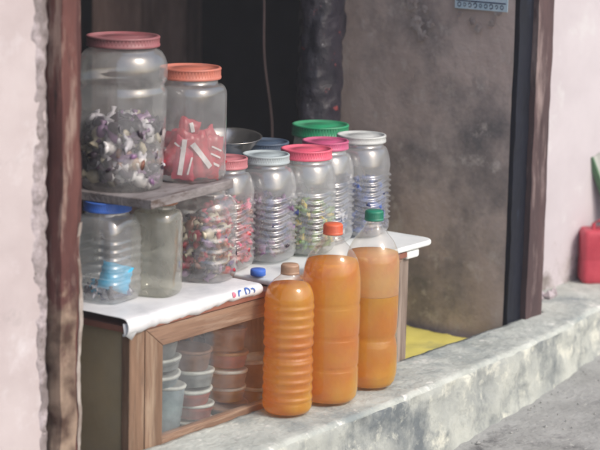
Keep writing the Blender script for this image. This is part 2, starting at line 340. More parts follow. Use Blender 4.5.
def worn_mat(name, base, z0, z1, ca=(.06, .032, .022, 1), cb=(.30, .22, .165, 1)):
    mt = M[base].copy(); mt.name = name; N = mt.node_tree.nodes; L = mt.node_tree.links; p = N['Principled BSDF']
    src = p.inputs['Base Color'].links[0].from_socket; L.remove(p.inputs['Base Color'].links[0])
    tc = N.new('ShaderNodeTexCoord'); sx = N.new('ShaderNodeSeparateXYZ'); L.new(tc.outputs['Object'], sx.inputs[0])
    nz = N.new('ShaderNodeTexNoise'); nz.inputs['Scale'].default_value = 18; nz.inputs['Detail'].default_value = 8; nz.inputs['Roughness'].default_value = .7; L.new(tc.outputs['Object'], nz.inputs[0])
    ma = N.new('ShaderNodeMath'); ma.operation = 'MULTIPLY_ADD'; ma.inputs[1].default_value = .55; L.new(nz.outputs[0], ma.inputs[0]); L.new(sx.outputs[2], ma.inputs[2])
    mr = N.new('ShaderNodeMapRange'); mr.inputs[1].default_value = z0+.275; mr.inputs[2].default_value = z1+.275; L.new(ma.outputs[0], mr.inputs[0])
    n2 = N.new('ShaderNodeTexNoise'); n2.inputs['Scale'].default_value = 26; n2.inputs['Detail'].default_value = 8; L.new(tc.outputs['Object'], n2.inputs[0])
    cr = N.new('ShaderNodeValToRGB'); cr.color_ramp.elements[0].position = .35; cr.color_ramp.elements[1].position = .65
    cr.color_ramp.elements[0].color = ca; cr.color_ramp.elements[1].color = cb; L.new(n2.outputs[0], cr.inputs[0])
    mx = N.new('ShaderNodeMix'); mx.data_type = 'RGBA'; L.new(mr.outputs[0], mx.inputs['Factor']); L.new(cr.outputs[0], mx.inputs['A']); L.new(src, mx.inputs['B'])
    L.new(mx.outputs['Result'], p.inputs['Base Color']); return mt
M['frame_worn'] = worn_mat('worn_foot_paint', 'frame', .20, .30)
wr.children[0].data.materials[0] = worn_mat('splashed_limewash', 'pink2', -.03, .05, (.20, .18, .17, 1), (.42, .38, .38, 1))
post(-.657, -.6215, -.022, .09, -.12, 2.05, M['frame_worn'], .0035)
post(-.6195, -.601, -.010, .09, -.12, 2.05, M['frame'], .0025, 'inner_stop')
post(-.606, -.599, -.0115, .06, -.1, .40, M['whitestrip'], .005, 'lime_strip')
M['darkblue'] = rough_mat('dark_stop_paint', (.003, .004, .009), (.008, .010, .020), 10, .45, .5, 30, c3=(.05, .07, .11), s3=9, t3=(.60, .75), stretch=(2, 2, .5))
M['frame_r'] = rough_mat('brown_grey_paint', (.05, .032, .034), (.095, .058, .058), 9, .6, .5, 40, c3=(.26, .20, .19), s3=8, t3=(.55, .68), stretch=(2, 2, .4), c4=(.05, .03, .03), s4=16, bdist=.003)
post(.713, .765, -.002, .05, -.05, 2.05, M['darkblue'], .002, 'inner_stop')
post(.767, .830, -.014, .09, -.05, 2.05, M['frame_r'], .002)
mb = MB(); mb.box(-.657, .830, -.022, .09, 2.052, 2.15); mb.build('header', M['frame'], df)
mb = MB(); mb.box(-3.2, 3.2, -.0, .3, 2.62, 3.0); mb.box(-.67, .84, .0, .3, 2.152, 2.618)
tag(mb.build('lintel_wall', M['pink']), 'pink wall above the shop opening', 'wall')

# interior side wall, seen at right through the opening
mb = MB(); vs = []; ny, nz = 60, 150
for j in range(nz+1):
    for i in range(ny+1):
        y = .005+.44*i/ny; z = -.06+2.4*j/nz
        y += .006*fbm(z, 2, 0, 6) if i == ny else 0
        vs.append((.706+.003*fbm(y, z, 1, 4)+.0006*fbm(y, z, 8, 24), y, z))
mb.add(vs, [(j*(ny+1)+i, (j+1)*(ny+1)+i, (j+1)*(ny+1)+i+1, j*(ny+1)+i+1) for j in range(nz) for i in range(ny)], 0, True)
mb.box(.719, 1.0, .092, .44, -.06, 2.34)
sw = empty('side_wall', (0, 0, 0), 0, 'stained grey brown cement wall inside the opening, sticker on top', 'wall')
mb.build('cement_face', M['sidewall'], sw)
# peeled limewash patches
random.seed(11); mb = MB()
def blob(mb, y, z, r, x=.6985, sx=1.0):
    k = 22; vs = [(x-.0006, y, z)]; s0 = random.random()*50
    for i in range(k):
        t = 2*math.pi*i/k; q = r*(1+.55*fbm(math.cos(t)+s0, math.sin(t), 0, 1.6))
        vs.append((x, y+q*math.cos(t)*sx, z+q*math.sin(t)))
    mb.add(vs, [(0, 1+(i+1) % k, 1+i) for i in range(k)])
for (y, z, r) in [(.235, .60, .016), (.22, .575, .013), (.245, .64, .014), (.20, .60, .009), (.215, .63, .008), (.10, .615, .008), (.085, .60, .008), (.055, .612, .007), (.04, .635, .008), (.25, .665, .016), (.13, .625, .006)]:
    blob(mb, y, z, r)
mb.build('limewash_patch', M['patch'], sw)
stk = MB(); stk.box(.6975, .6985, .018, .142, .637, .78); s_ = stk.build('sticker', M['sticker'])
tag(s_, 'pale blue and white torn sticker high on the side wall', 'sticker')
mb = MB()
for k in range(9):    # row of printed loops along the lower edge
    y = .131-.0125*k
    for a in range(10):
        t0, t1 = R(36*a*(1-.06*(k % 4))), R(36*(a+1)*(1-.06*(k % 4))); rr = .0048*(1-.22*((k*5) % 3)/2)
        p = lambda t, q: (.6968, y+q*math.cos(t), .6455+q*1.15*math.sin(t))
        mb.add([p(t0, rr), p(t1, rr), p(t1, rr*.6), p(t0, rr*.6)], [(0, 1, 2, 3)])
mb.box(.6967, .6973, .022, .138, .652, .6545)
mb.build('printed_marks', M['ink'], s_)

# dark room
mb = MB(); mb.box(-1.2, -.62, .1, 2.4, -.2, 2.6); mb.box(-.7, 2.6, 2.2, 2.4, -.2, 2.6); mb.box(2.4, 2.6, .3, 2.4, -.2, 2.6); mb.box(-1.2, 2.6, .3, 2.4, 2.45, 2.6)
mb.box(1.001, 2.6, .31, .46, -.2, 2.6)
tag(mb.build('room_shell', M['darkwall']), 'room walls deep behind the jars, coloured near black to read as unlit', 'room')

# brown curtain hanging at the back left
mb = MB(); vs = []; nx, nz = 60, 30
for j in range(nz+1):
    for i in range(nx+1):
        t = i/nx; z = .0+1.6*j/nz
        x = .74 + (.40+.03*(1-z/1.6))*t; y = 1.15+.022*math.sin(t*15)+.007*math.sin(t*31+z*3)
        vs.append((x, y, z))
mb.add(vs, [(j*(nx+1)+i, j*(nx+1)+i+1, (j+1)*(nx+1)+i+1, (j+1)*(nx+1)+i) for j in range(nz) for i in range(nx)], 0, True)
tag(mb.build('curtain', M['curtain']), 'dull brown curtain hanging in the dark behind the two big upper jars', 'curtain')

# hanging sachet column and cord
mb = MB(); vs = []; n_, nz = 28, 90
for j in range(nz+1):
    z = .39+.95*j/nz
    for i in range(n_):
        t = 2*math.pi*i/n_; q = 1+.16*fbm(math.cos(t), math.sin(t), z*7, 2.2)+.07*fbm(math.cos(t), math.sin(t), z*20, 4)
        vs.append((.555+.060*q*math.cos(t)*.9, .37+.038*q*math.sin(t), z))
mb.add(vs, [(j*n_+i, j*n_+(i+1) % n_, (j+1)*n_+(i+1) % n_, (j+1)*n_+i) for j in range(nz) for i in range(n_)]+[tuple(range(n_))[::-1]], 0, True)
tag(mb.build('sachet_bundle', M['sachet']), 'glossy dark bundle of sachets hanging beside the cement side wall', 'packets')
mb = MB(); prev = None; vs = []; n_ = 8
for j in range(61):
    z = .22+1.1*j/60; x = .70-.05*((z-.3)/.3)*.8+.006*math.sin(z*22); 
    for i in range(n_): t = 2*math.pi*i/n_; vs.append((x+.0024*math.cos(t), .6+.0024*math.sin(t), z))
mb.add(vs, [(j*n_+i, j*n_+(i+1) % n_, (j+1)*n_+(i+1) % n_, (j+1)*n_+i) for j in range(60) for i in range(n_)], 0, True)
tag(mb.build('cord', M['cord']), 'thin brownish cord hanging in the dark doorway', 'cord')

# ------------------------------------------------------------------ display cabinet
T = .226
cab = empty('display_cabinet', (-.05, .1, -.045), 0, 'low wooden glass fronted cabinet with overhanging white top carrying the jars', 'cabinet')
cab.location = (0, 0, 0)
YF = -.004; X0, X1 = -.479, .338; ZB = -.0445; ZT = .213
def bx(name, x0, x1, y0, y1, z0, z1, mat, bev=.0015):
    mb = MB(); mb.box(x0, x1, y0, y1, z0, z1); return mb.build(name, mat, cab, bev)
bx('corner_post', X0, X0+.0375, YF-.003, .010, ZB, ZT-.012, M['wood'])
bx('corner_post', X0, X0+.03, .275, .31, ZB, ZT-.012, M['wood'])
bx('corner_post', X1-.03, X1, .275, .31, ZB, ZT-.012, M['wood_old'])
bx('corner_post', X1-.03, X1, YF+.003, .045, ZB, ZT-.012, M['wood_old'])
bx('side_panel', X0+.003, X0+.009, .011, .274, ZB, ZT-.013, M['sidepanel'], 0)
bx('side_panel', X1-.012, X1-.006, .046, .274, ZB, ZT-.013, M['wood_old'], 0)
bx('back_panel', X0+.031, X1-.031, .30, .306, ZB, ZT-.013, M['wood_old'], 0)
bx('floor_board', X0+.035, X1-.035, .004, .299, ZB, ZB+.012, M['wood_old'], 0)
def prism(name, pts, y0, y1, mat, bev=.0012):     # mitred rail
    mb = MB(); vs = [(x, y0, z) for x, z in pts]+[(x, y1, z) for x, z in pts]; k = len(pts)
    mb.add(vs, [tuple(range(k)), tuple(range(2*k-1, k-1, -1))]+[(i, k+i, k+(i+1) % k, (i+1) % k) for i in range(k)])
    return mb.build(name, mat, cab, bev)
fw = .044; xa = X0+.0385; xb = X1-.031; zt = ZT-.013
w2 = .034
prism('frame_stile', [(xa, ZB), (xa, zt), (xa+fw, zt-w2), (xa+fw, ZB)], YF-.004, YF+.014, M['wood'])
prism('frame_rail', [(xa+.0006, zt), (xb-.0006, zt), (xb-fw, zt-w2), (xa+fw+.0006, zt-w2)], YF-.004, YF+.014, M['wood_h'])
prism('frame_stile', [(xb, zt), (xb, ZB), (xb-fw, ZB), (xb-fw, zt-w2)], YF-.004, YF+.014, M['wood_old'])
prism('frame_rail', [(xa+fw+.0006, ZB), (xa+fw+.0006, .012), (xb-fw-.0006, .012), (xb-fw-.0006, ZB)], YF-.003, YF+.012, M['wood_h'])
bx('glass_pane', xa+fw-.002, xb-fw+.002, YF+.004, YF+.007, .010, zt-w2+.002, M['pane'], 0)
# top board with rounded right corner
def board(name, x0, x1, y0, y1, z0, z1, r, mat, bev):
    pts = [(x0, y0)]
    for a in range(0, 91, 15): pts.append((x1-r+r*math.sin(R(a)), y0+r-r*math.cos(R(a))))
    pts += [(x1, y1), (x0, y1)]
    mb = MB(); k = len(pts); vs = [(x, y, z0) for x, y in pts]+[(x, y, z1) for x, y in pts]
    mb.add(vs, [tuple(range(k))[::-1], tuple(range(k, 2*k))]+[(i, (i+1) % k, k+(i+1) % k, k+i) for i in range(k)])
    return mb.build(name, mat, cab, bev, segs=3)
M['boardedge'] = rough_mat('red_brown_board', (.20, .075, .05), (.30, .13, .09), 14, .5, .3, 30)
board('under_board', X0-.006, X1-.02, YF-.008, .312, ZT-.011, ZT-.001, .005, M['boardedge'], .001)
board('top_board', -.10, .412, YF-.012, .32, T-.012, T-.0015, .030, M['marble'], .004)
board('lower_lip', X1-.019, X1+.030, YF-.006, .30, .196, .212, .014, M['marble'], .004)
# cloth: top plus front roll
mb = MB(); nx = 130; prof = []; vs = []
prof = [('t', .315), ('t', .25), ('t', .2), ('t', .15), ('t', .1), ('t', .06), ('t', .03), ('t', .012), ('t', .0)]
rows = None
for i in range(nx+1):
    t = i/nx; x = -.494 + (.352)*t; drop = .027 - .011*t + .005*fbm(x, 0, 0, 11) + .003*fbm(x, 5, 0, 40); kf = min(1, max(.12, (-.235-x)/.05)); bul = .011+(.005*fbm(x, 2, 0, 12)+.003*fbm(x, 3, 0, 45))*kf
    col = []
    for (_, y) in prof: col.append((x, y, T+.0002+.0010*fbm(x, y, 0, 18)+.0012))
    yc = YF-.002; rr = bul
    for a in range(15, 181, 15):
        col.append((x, yc-rr*math.sin(R(a))*1.0, T+.001-drop/2+drop/2*math.cos(R(a))))
    col.append((x, yc+.0015-.001, T+.003-drop)); col.append((x, yc-rr*.55, T+.006-drop))
    rows = len(col); vs += col
mb.add(vs, [(i*rows+j, (i+1)*rows+j, (i+1)*rows+j+1, i*rows+j+1) for i in range(nx) for j in range(rows-1)], 0, True)
cl = mb.build('tablecloth', M['cloth']); sm = cl.modifiers.new('s', 'SOLIDIFY'); sm.thickness = .0012
tag(cl, 'white oilcloth rolled over the cabinet front edge with blue print near its end', 'cloth')
# hanging torn corner at left
mb = MB(); mb.add([(-.496, YF-.004, T-.006), (-.462, YF-.014, T-.010), (-.482, YF-.010, T-.034), (-.4955, YF-.006, T-.024)], [(0, 3, 2, 1)], 0, True)
o = mb.build('torn_corner', M['cloth'], cl); o.modifiers.new('s', 'SOLIDIFY').thickness = .0012
# print loops on the roll (curved strokes)
def stroke(mb, cx, cz, r, a0, a1, w, drop=.012):
    k = 12; vs = []
    for i in range(k+1):
        a = R(a0+(a1-a0)*i/k)
        for q in (r, r-w):
            u = cx+q*math.cos(a)*.8; v = cz+q*math.sin(a)
            # wrap on the roll: v = arc height above the drop bottom
            ang = max(0, min(180, 90 - v/drop*90)); vs.append((u, YF-.002-.0128*math.sin(R(ang))-.0006, T+.0025-drop/2+(drop/2+.001)*math.cos(R(ang))))
    mb.add(vs, [(2*i, 2*i+1, 2*i+3, 2*i+2) for i in range(k)])
mb = MB()
stroke(mb, -.205, .000, .009, 60, 300, .0035, .016); stroke(mb, -.186, .002, .009, 0, 360, .0035, .016); stroke(mb, -.172, -.001, .008, -80, 120, .003, .016)
mb.build('blue_print', M['blueprint'], cl)
mb = MB(); stroke(mb, -.223, .002, .006, 0, 360, .006, .016); mb.build('pink_print', M['redprint'], cl)

# ------------------------------------------------------------------ jars
def ribbed(z0, z1, r, e, n, amp=.0022, wave=.0018):
    out = []; K = n*8
    for k in range(K+1):
        t = k/K; s = (math.sin(2*math.pi*t*n - math.pi/2)+1)/2; s = s**1.4
        out.append((z0+(z1-z0)*t, r+amp*(s-.5), e, wave*math.sin(math.pi*min(1, min(t, 1-t)*8)/2)))
    return out
def jar(loc, rz, h, r, e, lidr, lidh, lidmat, label, group='plastic jars crowded on the cabinet top', ribs=7, mat='jar', shoulder=.06, style='rib', name='plastic_jar', lid=True, wave=.0030, amp=.0042):
    root = empty(name, loc, rz, label, 'jar', group)
    hs = h-lidh*.85; zr1 = hs-shoulder; nr = lidr*.90
    p = [(.002, r*.55, e), (.0, r*.80, e), (.003, r*.93, e), (.010, r*1.0, e)]
    if style == 'rib':
        p += [(.022, r, e)]; p += ribbed(.026, zr1, r, e, ribs, amp, wave)
        for k in range(1, 9):
            t = k/8; a = t*math.pi/2; ee = e+(2-e)*t
            p.append((zr1+.004+(shoulder-.014)*math.sin(a)**1.15, nr+(r-nr)*math.cos(a)**.75 if t < 1 else nr, ee))
    elif style == 'urn':      # bulging shoulder, waist groove, taper to the foot
        r_ = r
        p = [(.002, r_*.55, 2.2), (.0, r_*.84, 2.2), (.004, r_*.88, 2.2), (.02, r_*.90, 2.2), (.05, r_*.905, 2.2), (.055, r_*.885, 2.2), (.062, r_*.885, 2.2), (.068, r_*.915, 2.2), (.12, r_*.95, 2.2), (.155, r_*.975, 2.1),
             (.163, r_*.975, 2), (.167, r_*.935, 2), (.173, r_*.935, 2), (.178, r_*.99, 2), (.19, r_*1.0, 2), (.205, r_*.99, 2), (.216, r_*.94, 2), (.224, r_*.87, 2), (.229, nr*1.01, 2), (.232, nr, 2)]
    else:                      # smooth upright
        p += [(.02, r, e), (.028, r*.985, e), (.034, r, e)]
        for k in range(1, 8): p.append((.034+(zr1-.034)*k/7, r, e))
        for k in range(1, 8):
            t = k/7; a = t*math.pi/2; ee = e+(2-e)*t
            p.append((zr1+(shoulder-.012)*math.sin(a), nr+(r-nr)*math.cos(a)**.6 if t < 1 else nr, ee))
    p.append((hs-.004, nr, 2)); p.append((h-.004 if lid else h-.006, nr, 2))
    if not lid: p += [(h-.005, nr+.003, 2), (h, nr+.003, 2), (h, nr-.002, 2)]
    mb = MB(); mb.lathe(p, 72, cap0=True); mb.build('body', M[mat], root)
    if lid:
        mb = MB(); z1 = h; z0 = h-lidh
        q = [(z0, lidr*.93), (z0, lidr*.99), (z0+.001, lidr), (z0+.004, lidr), (z0+.0045, lidr*.985)]
        q += [(z1-.004, lidr*.98), (z1-.0035, lidr), (z1-.001, lidr*.995), (z1, lidr*.975), (z1, lidr*.90), (z1-.0025, lidr*.885), (z1-.0025, lidr*.5), (z1-.0015, lidr*.48), (z1-.0015, .001)]
        mb.lathe(q, 90)
        # fine grip ridges on the skirt
        for i in range(60):
            t = 2*math.pi*i/60; c, s = math.cos(t), math.sin(t)
            rot = Matrix.Rotation(t, 3, 'Z'); mb.box(lidr*.965, lidr*.986, -.0012, .0009, z0+.0045, z1-.004, 0, rot)
        mb.build('lid', M[lidmat], root)
    return root

def sweets(name, loc, rz, r, z0, z1, n, mats, label, cat, size=.012, e=2.4, seed=1, flat=.45, twist=True):
    """heap of wrapped sweets filling a jar, as one uncountable mass"""
    random.seed(seed); mb = MB()
    for k in range(n):
        t = random.random()*2*math.pi; q = math.sqrt(random.uniform(.15, 1))*(r-size*.62)
        kk = (abs(math.cos(t))**e+abs(math.sin(t))**e)**(-1/e); z = z0+size*.5+(z1-z0-size*.5)*random.random()
        z -= (z-z0)*.12*(random.random() if q > r*.7 else 0)
        c = Vector((q*kk*math.cos(t), q*kk*math.sin(t), z)); s = size*random.uniform(.7, 1.15)
        rot = Matrix.Rotation(random.uniform(0, 6.28), 3, 'Z') @ Matrix.Rotation(random.uniform(0, 3.1), 3, 'X') @ Matrix.Rotation(random.uniform(0, 3.1), 3, 'Y')
        vs = []; cs = [(-1.5, .75), (-.95, .28), (-.6, .8), (0, 1), (.6, .8), (.95, .28), (1.5, .75)] if twist else [(-1, .45), (-.7, .9), (0, 1), (.7, .9), (1, .45)]
        for (u, w) in cs:
            for a in range(7):
                th = 2*math.pi*a/7; ww = w*random.uniform(.9, 1.1)
                vs.append(rot @ Vector((u*s*.5, ww*s*.45*math.cos(th), ww*s*.45*math.sin(th)*(flat if abs(u) > 1.2 else .75))) + c)
        fs = [(j*7+i, j*7+(i+1) % 7, (j+1)*7+(i+1) % 7, (j+1)*7+i) for j in range(len(cs)-1) for i in range(7)]+[tuple(range(7))[::-1], tuple((len(cs)-1)*7+i for i in range(7))]
        mb.add(vs, fs, random.randrange(len(mats)), True)
    o = mb.build(name, [M[x] for x in mats]); o.location = loc; o.rotation_euler = (0, 0, rz)
    return tag(o, label, cat, kind='stuff')

zt_ = T+.0028
# bottom row
jar((-.404, .107, zt_), .10, .1655, .046, 5, .040, .017, 'lid_blue', 'squarish clear jar with bright blue lid, under the wooden plank', ribs=6, shoulder=.045, amp=.0016, wave=.0006)
jar((-.322, .059+.01, zt_), .3, .1655, .039, 3.2, .034, .012, 'lid_brown', 'dusty greyish jar with thin brown lid, under the wooden plank', style='smooth', mat='jar_old', shoulder=.03)
jar((-.174, .086, zt_), .25, .1655, .0520, 2.7, .038, .012, 'lid_white', 'open lidless jar of red and dark sweets under the plank end', lid=False, mat='jar_big', ribs=5, shoulder=.034, amp=.002)
jar((-.072, .122, zt_), .2, .195, .0475, 3.2, .0385, .018, 'lid_dullpink', 'ribbed jar with dull pink lid holding pink sweets', mat='jar_big', ribs=8)
jar((.034, .114, zt_), .15, .190, .0520, 3.0, .043, .016, 'lid_greyblue', 'ribbed jar with pale bluish grey lid holding dark sweets', ribs=8)
jar((.136, .098, zt_), .2, .190, .0525, 2.8, .0475, .018, 'lid_pink', 'ribbed jar with bright pink red lid holding green and yellow sweets', ribs=8)
jar((.240, .130, zt_), .22, .190, .0515, 3.0, .044, .016, 'lid_magenta', 'ribbed jar with dark magenta lid squeezed behind the bright pink lidded jar', ribs=8)
jar((.347, .122, zt_), .2, .190, .0535, 3.0, .0475, .014, 'lid_white', 'ribbed jar with milky white lid and blue sweets at the row end', ribs=9)
jar((.374, .238, zt_), .2, .195, .050, 3.0, .056, .022, 'lid_green', 'jar with wide green lid in the back row', ribs=8)
jar((.165, .215, zt_), .2, .187, .048, 3.0, .045, .016, 'lid_navy', 'jar with dark navy lid in the back row beside the steel bowl', ribs=8)
# second storey plank
pk = MB(); pk.box(-.085, .163, -.001, .20, -.0075, .0075)
rz = R(6)
o = pk.build('plank', M['plank'], None, .0015, (-.343, .004, zt_+.1655+.0082), rz)
tag(o, 'dusty wooden plank lying across the jar lids as an upper shelf', 'plank')
zp = zt_+.1655+.0160
jar((-.362, .112, zp), 0, .250, .0735, 2, .0605, .017, 'lid_maroon', 'large bulging jar with maroon lid on the plank, full of silvery sweets', 'large jars standing on the plank', style='urn', mat='jar_big')
jar((-.227, .080, zp), .15, .190, .0590, 2.5, .0525, .019, 'lid_orange', 'straight sided jar with orange red lid on the plank, holding red packets', 'large jars standing on the plank', style='smooth', shoulder=.028, mat='jar_big')

sweets('sweets', (-.362, .112, zp+.003), 0, .072, 0, .106, 330, ['w_silver', 'w_purple', 'w_dark', 'w_dark', 'w_silver', 'w_white', 'w_cream', 'w_purple', 'w_brown', 'w_dark'], 'silver, purple and cream wrapped sweets filling the large maroon lidded jar', 'sweets', .028, 2, 2)
sweets('sweets', (-.174, .086, zt_+.003), .25, .053, 0, .100, 300, ['w_red', 'w_dark', 'w_red', 'w_rose', 'w_cream', 'w_brown', 'w_dark', 'w_dark', 'w_brown', 'w_purple'], 'red, dark and cream sweets in the open jar below the plank end', 'sweets', .021, 2.8, 3)
sweets('sweets', (-.072, .122, zt_+.003), .2, .050, 0, .110, 230, ['w_pink', 'w_red', 'w_red', 'w_brown'], 'pink and red sweets in the dull pink lidded jar', 'sweets', .018, 3, 4)
sweets('sweets', (.034, .114, zt_+.003), .15, .054, 0, .105, 260, ['w_navy', 'w_dark', 'w_navy', 'w_dark', 'w_purple'], 'dark blue sweets in the bluish grey lidded jar', 'sweets', .017, 3.4, 5)
sweets('sweets', (.136, .098, zt_+.003), .2, .054, 0, .085, 260, ['w_green', 'w_yellow', 'w_green', 'w_dark', 'w_green', 'w_dark'], 'green and yellow sweets in the bright pink lidded jar', 'sweets', .014, 3, 6)
sweets('sweets', (.345, .122, zt_+.003), .2, .055, .0, .100, 240, ['w_blue', 'w_navy', 'w_blue', 'w_navy'], 'deep blue sweets in the milky white lidded jar at the row end', 'sweets', .016, 3, 7)
sweets('sweets', (.232, .130, zt_+.003), .2, .052, .0, .05, 130, ['w_silver', 'w_navy', 'w_white'], 'pale sweets low in the dark magenta lidded jar', 'sweets', .016, 3, 8)

# red packets standing in the orange lidded jar
def pillow(w, h, d, nx=8, nz=12, seed=0):
    vs = []; 
    for s in (1, -1):
        for j in range(nz+1):
            for i in range(nx+1):
                u = i/nx*2-1; v = j/nz*2-1; k = (1-u**4)*(1-v**6)
                vs.append((u*w/2*(1+.04*math.sin(j*2+seed)), s*(d/2*k**.6+.0003)+.0035*fbm(u+seed, v, s, 2.5), v*h/2*(1+.03*math.sin(i*1.7+seed))))
    a = (nx+1)*(nz+1); fs = []
    for j in range(nz):
        for i in range(nx):
            q = j*(nx+1)+i; fs.append((q+1, q, q+nx+1, q+nx+2)); fs.append((a+q, a+q+1, a+q+nx+2, a+q+nx+1))
    return vs, fs
random.seed(21)
pk_spots = [(-.020, -.038, .042, 8, -5, 'leaning packet with white stripe at front left of the orange lidded jar'), (.006, -.040, .046, -12, 8, 'packet facing out in the middle of the orange lidded jar'), (.031, -.030, .040, 14, 20, 'packet at the front right inside the orange lidded jar'),
            (-.036, -.012, .046, -8, -60, 'packet pressed to the left side of the orange lidded jar'), (-.012, -.016, .068, 20, 5, 'tallest packet poking up at the centre of the orange lidded jar'), (.022, -.004, .044, 10, 12, 'packet behind the front ones in the orange lidded jar'), (.0, .018, .046, -6, 0, 'rearmost packet in the orange lidded jar'),
            (.036, -.020, .052, -24, 30, 'packet tilted against the right side of the orange lidded jar'), (-.030, -.030, .052, 30, -20, 'packet tilted behind the leaning one in the orange lidded jar'), (.012, -.028, .030, 62, 4, 'packet lying on its side at the foot of the orange lidded jar')]
for k, (px, py, pz, tilt, ry, lab) in enumerate(pk_spots):
    vs, fs = pillow(.038, .074, .014, seed=k*3)
    mb = MB(); mb.add(vs, fs, 0, True)
    o = mb.build('sweet_packet', M['w_red'] if k % 3 else M['w_rose'])
    o.location = Vector((-.226, .083, zp)) + Matrix.Rotation(R(-30), 3, 'Z') @ Vector((px, py, pz)); o.rotation_euler = (R(-6), R(tilt), R(-35+ry))
    tag(o, ('red ' if k % 3 else 'deep pink ')+lab, 'packet', 'red packets in the orange lidded jar')
    sb = MB()
    marks = {0: ((-.006, .030, -.007, -.030, .008), (.010, .002, .006, -.028, .003)), 1: ((-.012, .022, .010, -.024, .009),), 4: ((-.002, .030, .006, .016, .007),), 2: ((-.010, .016, .012, .012, .003), (-.010, .004, .012, .000, .003), (-.010, -.010, .012, -.014, .004))}
    for (a, b, c, d, w) in marks.get(k, ((-.012, .010, .012, .006, .003),)):
        P0, P1 = Vector((a, 0, b)), Vector((c, 0, d)); nrm = (P1-P0).cross(Vector((0, 1, 0))).normalized()*w/2; K = 6; vv = []
        for i in range(K+1):
            q = P0.lerp(P1, i/K)
            for s in (1, -1):
                z = q+nrm*s; uu = z.x/.017; v_ = z.z/.036; kk = max(0, (1-uu**4)*(1-v_**6)); vv.append((z.x, -(.007*kk**.6+.0030), z.z))
        sb.add(vv, [(2*i, 2*i+1, 2*i+3, 2*i+2) for i in range(K)])
    sb.build('white_mark', M['w_white'], o)

# cyan packet in the blue lidded jar
vs, fs = pillow(.05, .045, .02, seed=9); mb = MB(); mb.add(vs, fs, 0, True)
o = mb.build('packet', M['w_cyan']); o.location = (-.412, .082, zt_+.040); o.rotation_euler = (R(-8), R(14), R(-50)); tag(o, 'crumpled bright blue packet in the blue lidded jar', 'packet')
vs, fs = pillow(.05, .03, .02, seed=19); mb = MB(); mb.add(vs, fs, 0, True)
o = mb.build('packet', M['w_navy']); o.location = (-.405, .090, zt_+.018); o.rotation_euler = (R(-12), R(-8), R(-40)); tag(o, 'dark blue packet at the bottom of the blue lidded jar', 'packet')
sweets('sweets', (-.404, .107, zt_+.003), .1, .040, 0, .018, 50, ['w_silver', 'w_cyan', 'w_silver', 'w_dark'], 'pale scraps on the floor of the blue lidded jar', 'sweets', .015, 4, 12)

# steel bowl on a dark tin at the back
tn = MB(); tn.lathe([(0, .042), (.001, .045), (.160, .045), (.163, .043), (.163, .001)], 40, cap0=True)
o = tn.build('tin', M['lid_navy']); o.location = (.060, .235, zt_); tag(o, 'dark round tin behind the jars under the steel bowl', 'tin')
bw = MB()
bw.lathe([(0, .001), (.0, .028), (.004, .034), (.030, .056), (.036, .060), (.0375, .0625), (.0385, .062), (.037, .059), (.030, .054), (.005, .032), (.0025, .001)], 48)
o = bw.build('steel_bowl', M['steel']); o.location = (.085, .240, zt_+.166); o.rotation_euler = (R(4), R(-4), 0); tag(o, 'shallow steel bowl standing behind the dull pink lidded jar', 'bowl')

# blue cap and pink scrap by the small bottle
cp = MB(); cp.lathe([(0, .012), (.001, .0135), (.010, .0135), (.012, .012), (.012, .001)], 32, cap0=True)
o = cp.build('bottle_cap', M['lid_blue']); o.location = (-.094, .030, zt_-.001); tag(o, 'loose blue bottle cap lying on the cabinet top', 'cap')

# ------------------------------------------------------------------ fuel bottles
def bottle(loc, rz, prof, capz, capr, caph, capmat, liq, label, ring=True, e=2.0, wide=1.06):
    prof = [(p[0], p[1]*(1+(wide-1)*min(1, max(0, (p[1]-.018)/.02)))) for p in prof]
    root = empty('plastic_bottle', loc, rz, label, 'bottle', 'bottles of orange fuel on the ledge')
    mb = MB(); mb.lathe(prof, 72, cap0=True); 
    if ring: mb.lathe([(capz-.010, capr*.86), (capz-.009, capr*1.18), (capz-.006, capr*1.18), (capz-.005, capr*.86)], 40)
    mb.build('body', M['pet'], root)
    mb = MB(); mb.lathe([(capz, capr*.9), (capz, capr), (capz+.0035, capr), (capz+.004, capr*.96), (capz+caph-.002, capr*.95), (capz+caph, capr*.86), (capz+caph, .0005)], 60)
    for i in range(40):
        rot = Matrix.Rotation(2*math.pi*i/40, 3, 'Z'); mb.box(capr*.93, capr*.985, -.0007, .0007, capz+.0045, capz+caph-.003, 0, rot)
    mb.build('cap', M[capmat], root)
    for (za, zb, mt) in liq:
        lp = []
        def rad(z):
            for a, b in zip(prof, prof[1:]):
                if b[0] > a[0] and a[0] <= z <= b[0]: return a[1]+(b[1]-a[1])*(z-a[0])/(b[0]-a[0])
            return prof[1][1]
        zs = [za] + [p[0] for p in prof[2:] if za < p[0] < zb] + [zb]
        zz = []
        for q in zs:
            if not zz or q > zz[-1]+1e-5: zz.append(q)
        lp = [(max(q, .0025), rad(q)-.0014) for q in zz]
        mb = MB(); mb.lathe([(lp[0][0], .0006)]+lp+[(lp[-1][0], .0006)], 72); mb.build('liquid', M[mt], root)
    return root
def smooth_prof(pts, step=.004):
    """Catmull-Rom through the control points"""
    P = [pts[0]]+list(pts)+[pts[-1]]; out = []
    for i in range(1, len(P)-2):
        a, b, c, d = P[i-1], P[i], P[i+1], P[i+2]; L_ = max(1, int(abs(c[0]-b[0])/step))
        for k in range(L_):
            t = k/L_
            f = lambda j: .5*((2*b[j])+(-a[j]+c[j])*t+(2*a[j]-5*b[j]+4*c[j]-d[j])*t*t+(-a[j]+3*b[j]-3*c[j]+d[j])*t**3)
            out.append((b[0]+(c[0]-b[0])*t, f(1)))
    out.append(pts[-1]); return out
